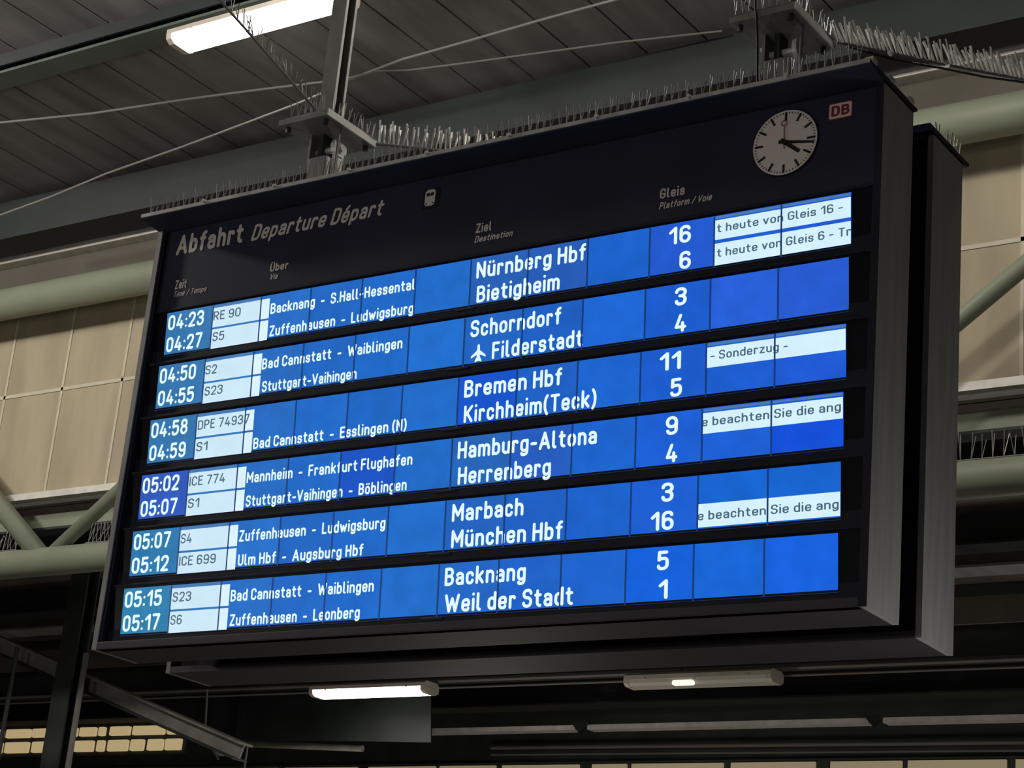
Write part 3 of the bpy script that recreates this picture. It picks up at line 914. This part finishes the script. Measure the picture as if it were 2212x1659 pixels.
# column, poles, strut and girder at the lower left
colm = thing('steel_column', (-7.78, 7.0, 0.0), 'dark steel column at the lower left standing before the glowing wall strip', 'column')
MB().box(-7.895, -7.66, 6.96, 6.98, 0.0, LZ).build('front_flange', M['darksteel'], colm)
MB().box(-7.895, -7.66, 7.10, 7.12, 0.0, LZ).build('rear_flange', M['darksteel'], colm)
MB().box(-7.785, -7.765, 6.98, 7.10, 0.0, LZ).build('web', M['darksteel'], colm)
tag(MB().tube((-7.56, 7.0, 0), (-7.56, 7.0, 5.25), 0.028, 10).build('slender_pole', M['plate']), 'slender grey pole just right of the dark column at the lower left', 'pole')
tag(MB().tube((-8.53, 7.0, 0), (-8.53, 7.0, 5.35), 0.022, 10).build('slender_pole', M['darksteel']), 'slender dark pole at the far left edge, left of the dark column', 'pole')

stt = thing('sloping_strut', (-7.2, 7.1, 4.9), 'grey sloping steel strut falling to the right below the board, lower left', 'strut')
A, B = Vector((-9.6, 7.16, 5.67)), Vector((-5.62, 7.16, 4.365))
d = (B - A).normalized()
nrm = Vector((-d.z, 0, d.x))
if nrm.z < 0: nrm = -nrm


def slab(mb, a, b, lo, hi, y0, y1):
    vs = []
    for p in (a, b):
        for t in (lo, hi):
            for y in (y0, y1):
                q = p + nrm * t
                vs.append((q.x, y, q.z))
    return mb.add(vs, [(0, 1, 3, 2), (4, 6, 7, 5), (0, 4, 5, 1), (2, 3, 7, 6), (0, 2, 6, 4), (1, 5, 7, 3)])


slab(MB(), A, B, -0.125, -0.105, 7.14, 7.34).build('lower_flange', M['green'], stt)
slab(MB(), A, B, -0.105, 0.02, 7.22, 7.24).build('web', M['plate'], stt)
slab(MB(), A, B, 0.02, 0.04, 7.14, 7.34).build('upper_flange', M['plate'], stt)

gird = thing('plate_girder', (-7.65, 10.6, 5.1), 'dark green plate girder hanging below the board left of the lit lamp', 'girder')
MB().prism([(-10.44, LZ), (-10.38, 5.71), (-9.05, 5.137), (-6.06, 5.05), (-6.14, 5.67), (-6.15, LZ)], 'y', 10.6, 10.62).build('web', M['greendark'], gird)
for xx in (-9.19, -8.78):
    MB().box(xx - 0.05, xx + 0.05, 10.53, 10.6, 5.16, LZ).build('stiffener', M['ink'], gird)
arm = thing('wire_support_arm', (-6.5, 8.9, 4.72), 'slim pipe arm with a round insulator at the bottom left of centre', 'support arm')
MB().tube((-7.40, 8.9, 4.745), (-5.60, 8.9, 4.665), 0.032, 10).build('pipe', M['plate'], arm, smooth=True)
MB().tube((-7.47, 8.9, 4.70), (-7.36, 8.9, 4.70), 0.085, 18).build('insulator', M['plate'], arm, smooth=True)
MB().path([(-7.70, 8.88, 5.3), (-7.66, 8.88, 4.93), (-7.52, 8.88, 4.70), (-7.42, 8.88, 4.58)], 0.010).build('tie_wire', M['cable'], arm)
MB().path([(-7.05, 8.88, 4.72), (-7.06, 8.88, 4.40)], 0.010).build('drop_wire', M['cable'], arm)

# cables under the roof
cable([(-5.9, 2.80, 8.5), (-5.181, 2.928, 8.5), (-4.35, 3.118, 8.5), (-3.496, 3.241, 8.5), (-2.894, 3.345, 8.5), (-2.358, 3.448, 8.5), (-2.097, 3.502, 8.5), (-1.572, 3.418, 8.5),
       (-1.034, 3.398, 8.5), (-0.318, 3.361, 8.5), (0.49, 3.336, 8.5)], 0.010, 'long pale cable across the plank roof passing behind the left hanger post')
cable([(-6.187, 3.736, 8.15), (-5.918, 3.694, 8.15), (-5.213, 3.593, 8.15), (-4.447, 3.447, 8.15), (-3.502, 3.322, 8.15), (-2.864, 3.224, 8.15), (-2.261, 3.131, 8.15), (-1.96, 3.072, 8.15), (-1.93, 3.20, 8.30), (-1.93, 3.44, 8.47)],
      0.009, 'pale cable rising from the left edge to the left hanger foot plate')
cable([(-2.06, 3.545, 8.53), (-1.95, 3.60, 8.58), (-1.763, 3.715, 8.6), (-1.324, 3.796, 8.6), (-0.157, 3.991, 8.6), (0.593, 4.154, 8.6)], 0.008,
      'thin cable on the roof between the left hanger and the right hanger')
cable([(3.251, 0.627, 6.085), (3.395, 0.805, 6.075), (3.555, 0.946, 6.07), (3.685, 1.087, 6.07), (3.831, 1.222, 6.075), (3.964, 1.371, 6.08), (4.4, 1.85, 6.1), (6.6, 4.45, 6.2)], 0.006,
      'thin black cable running out to the right edge from the right hanger', 'blackcable')
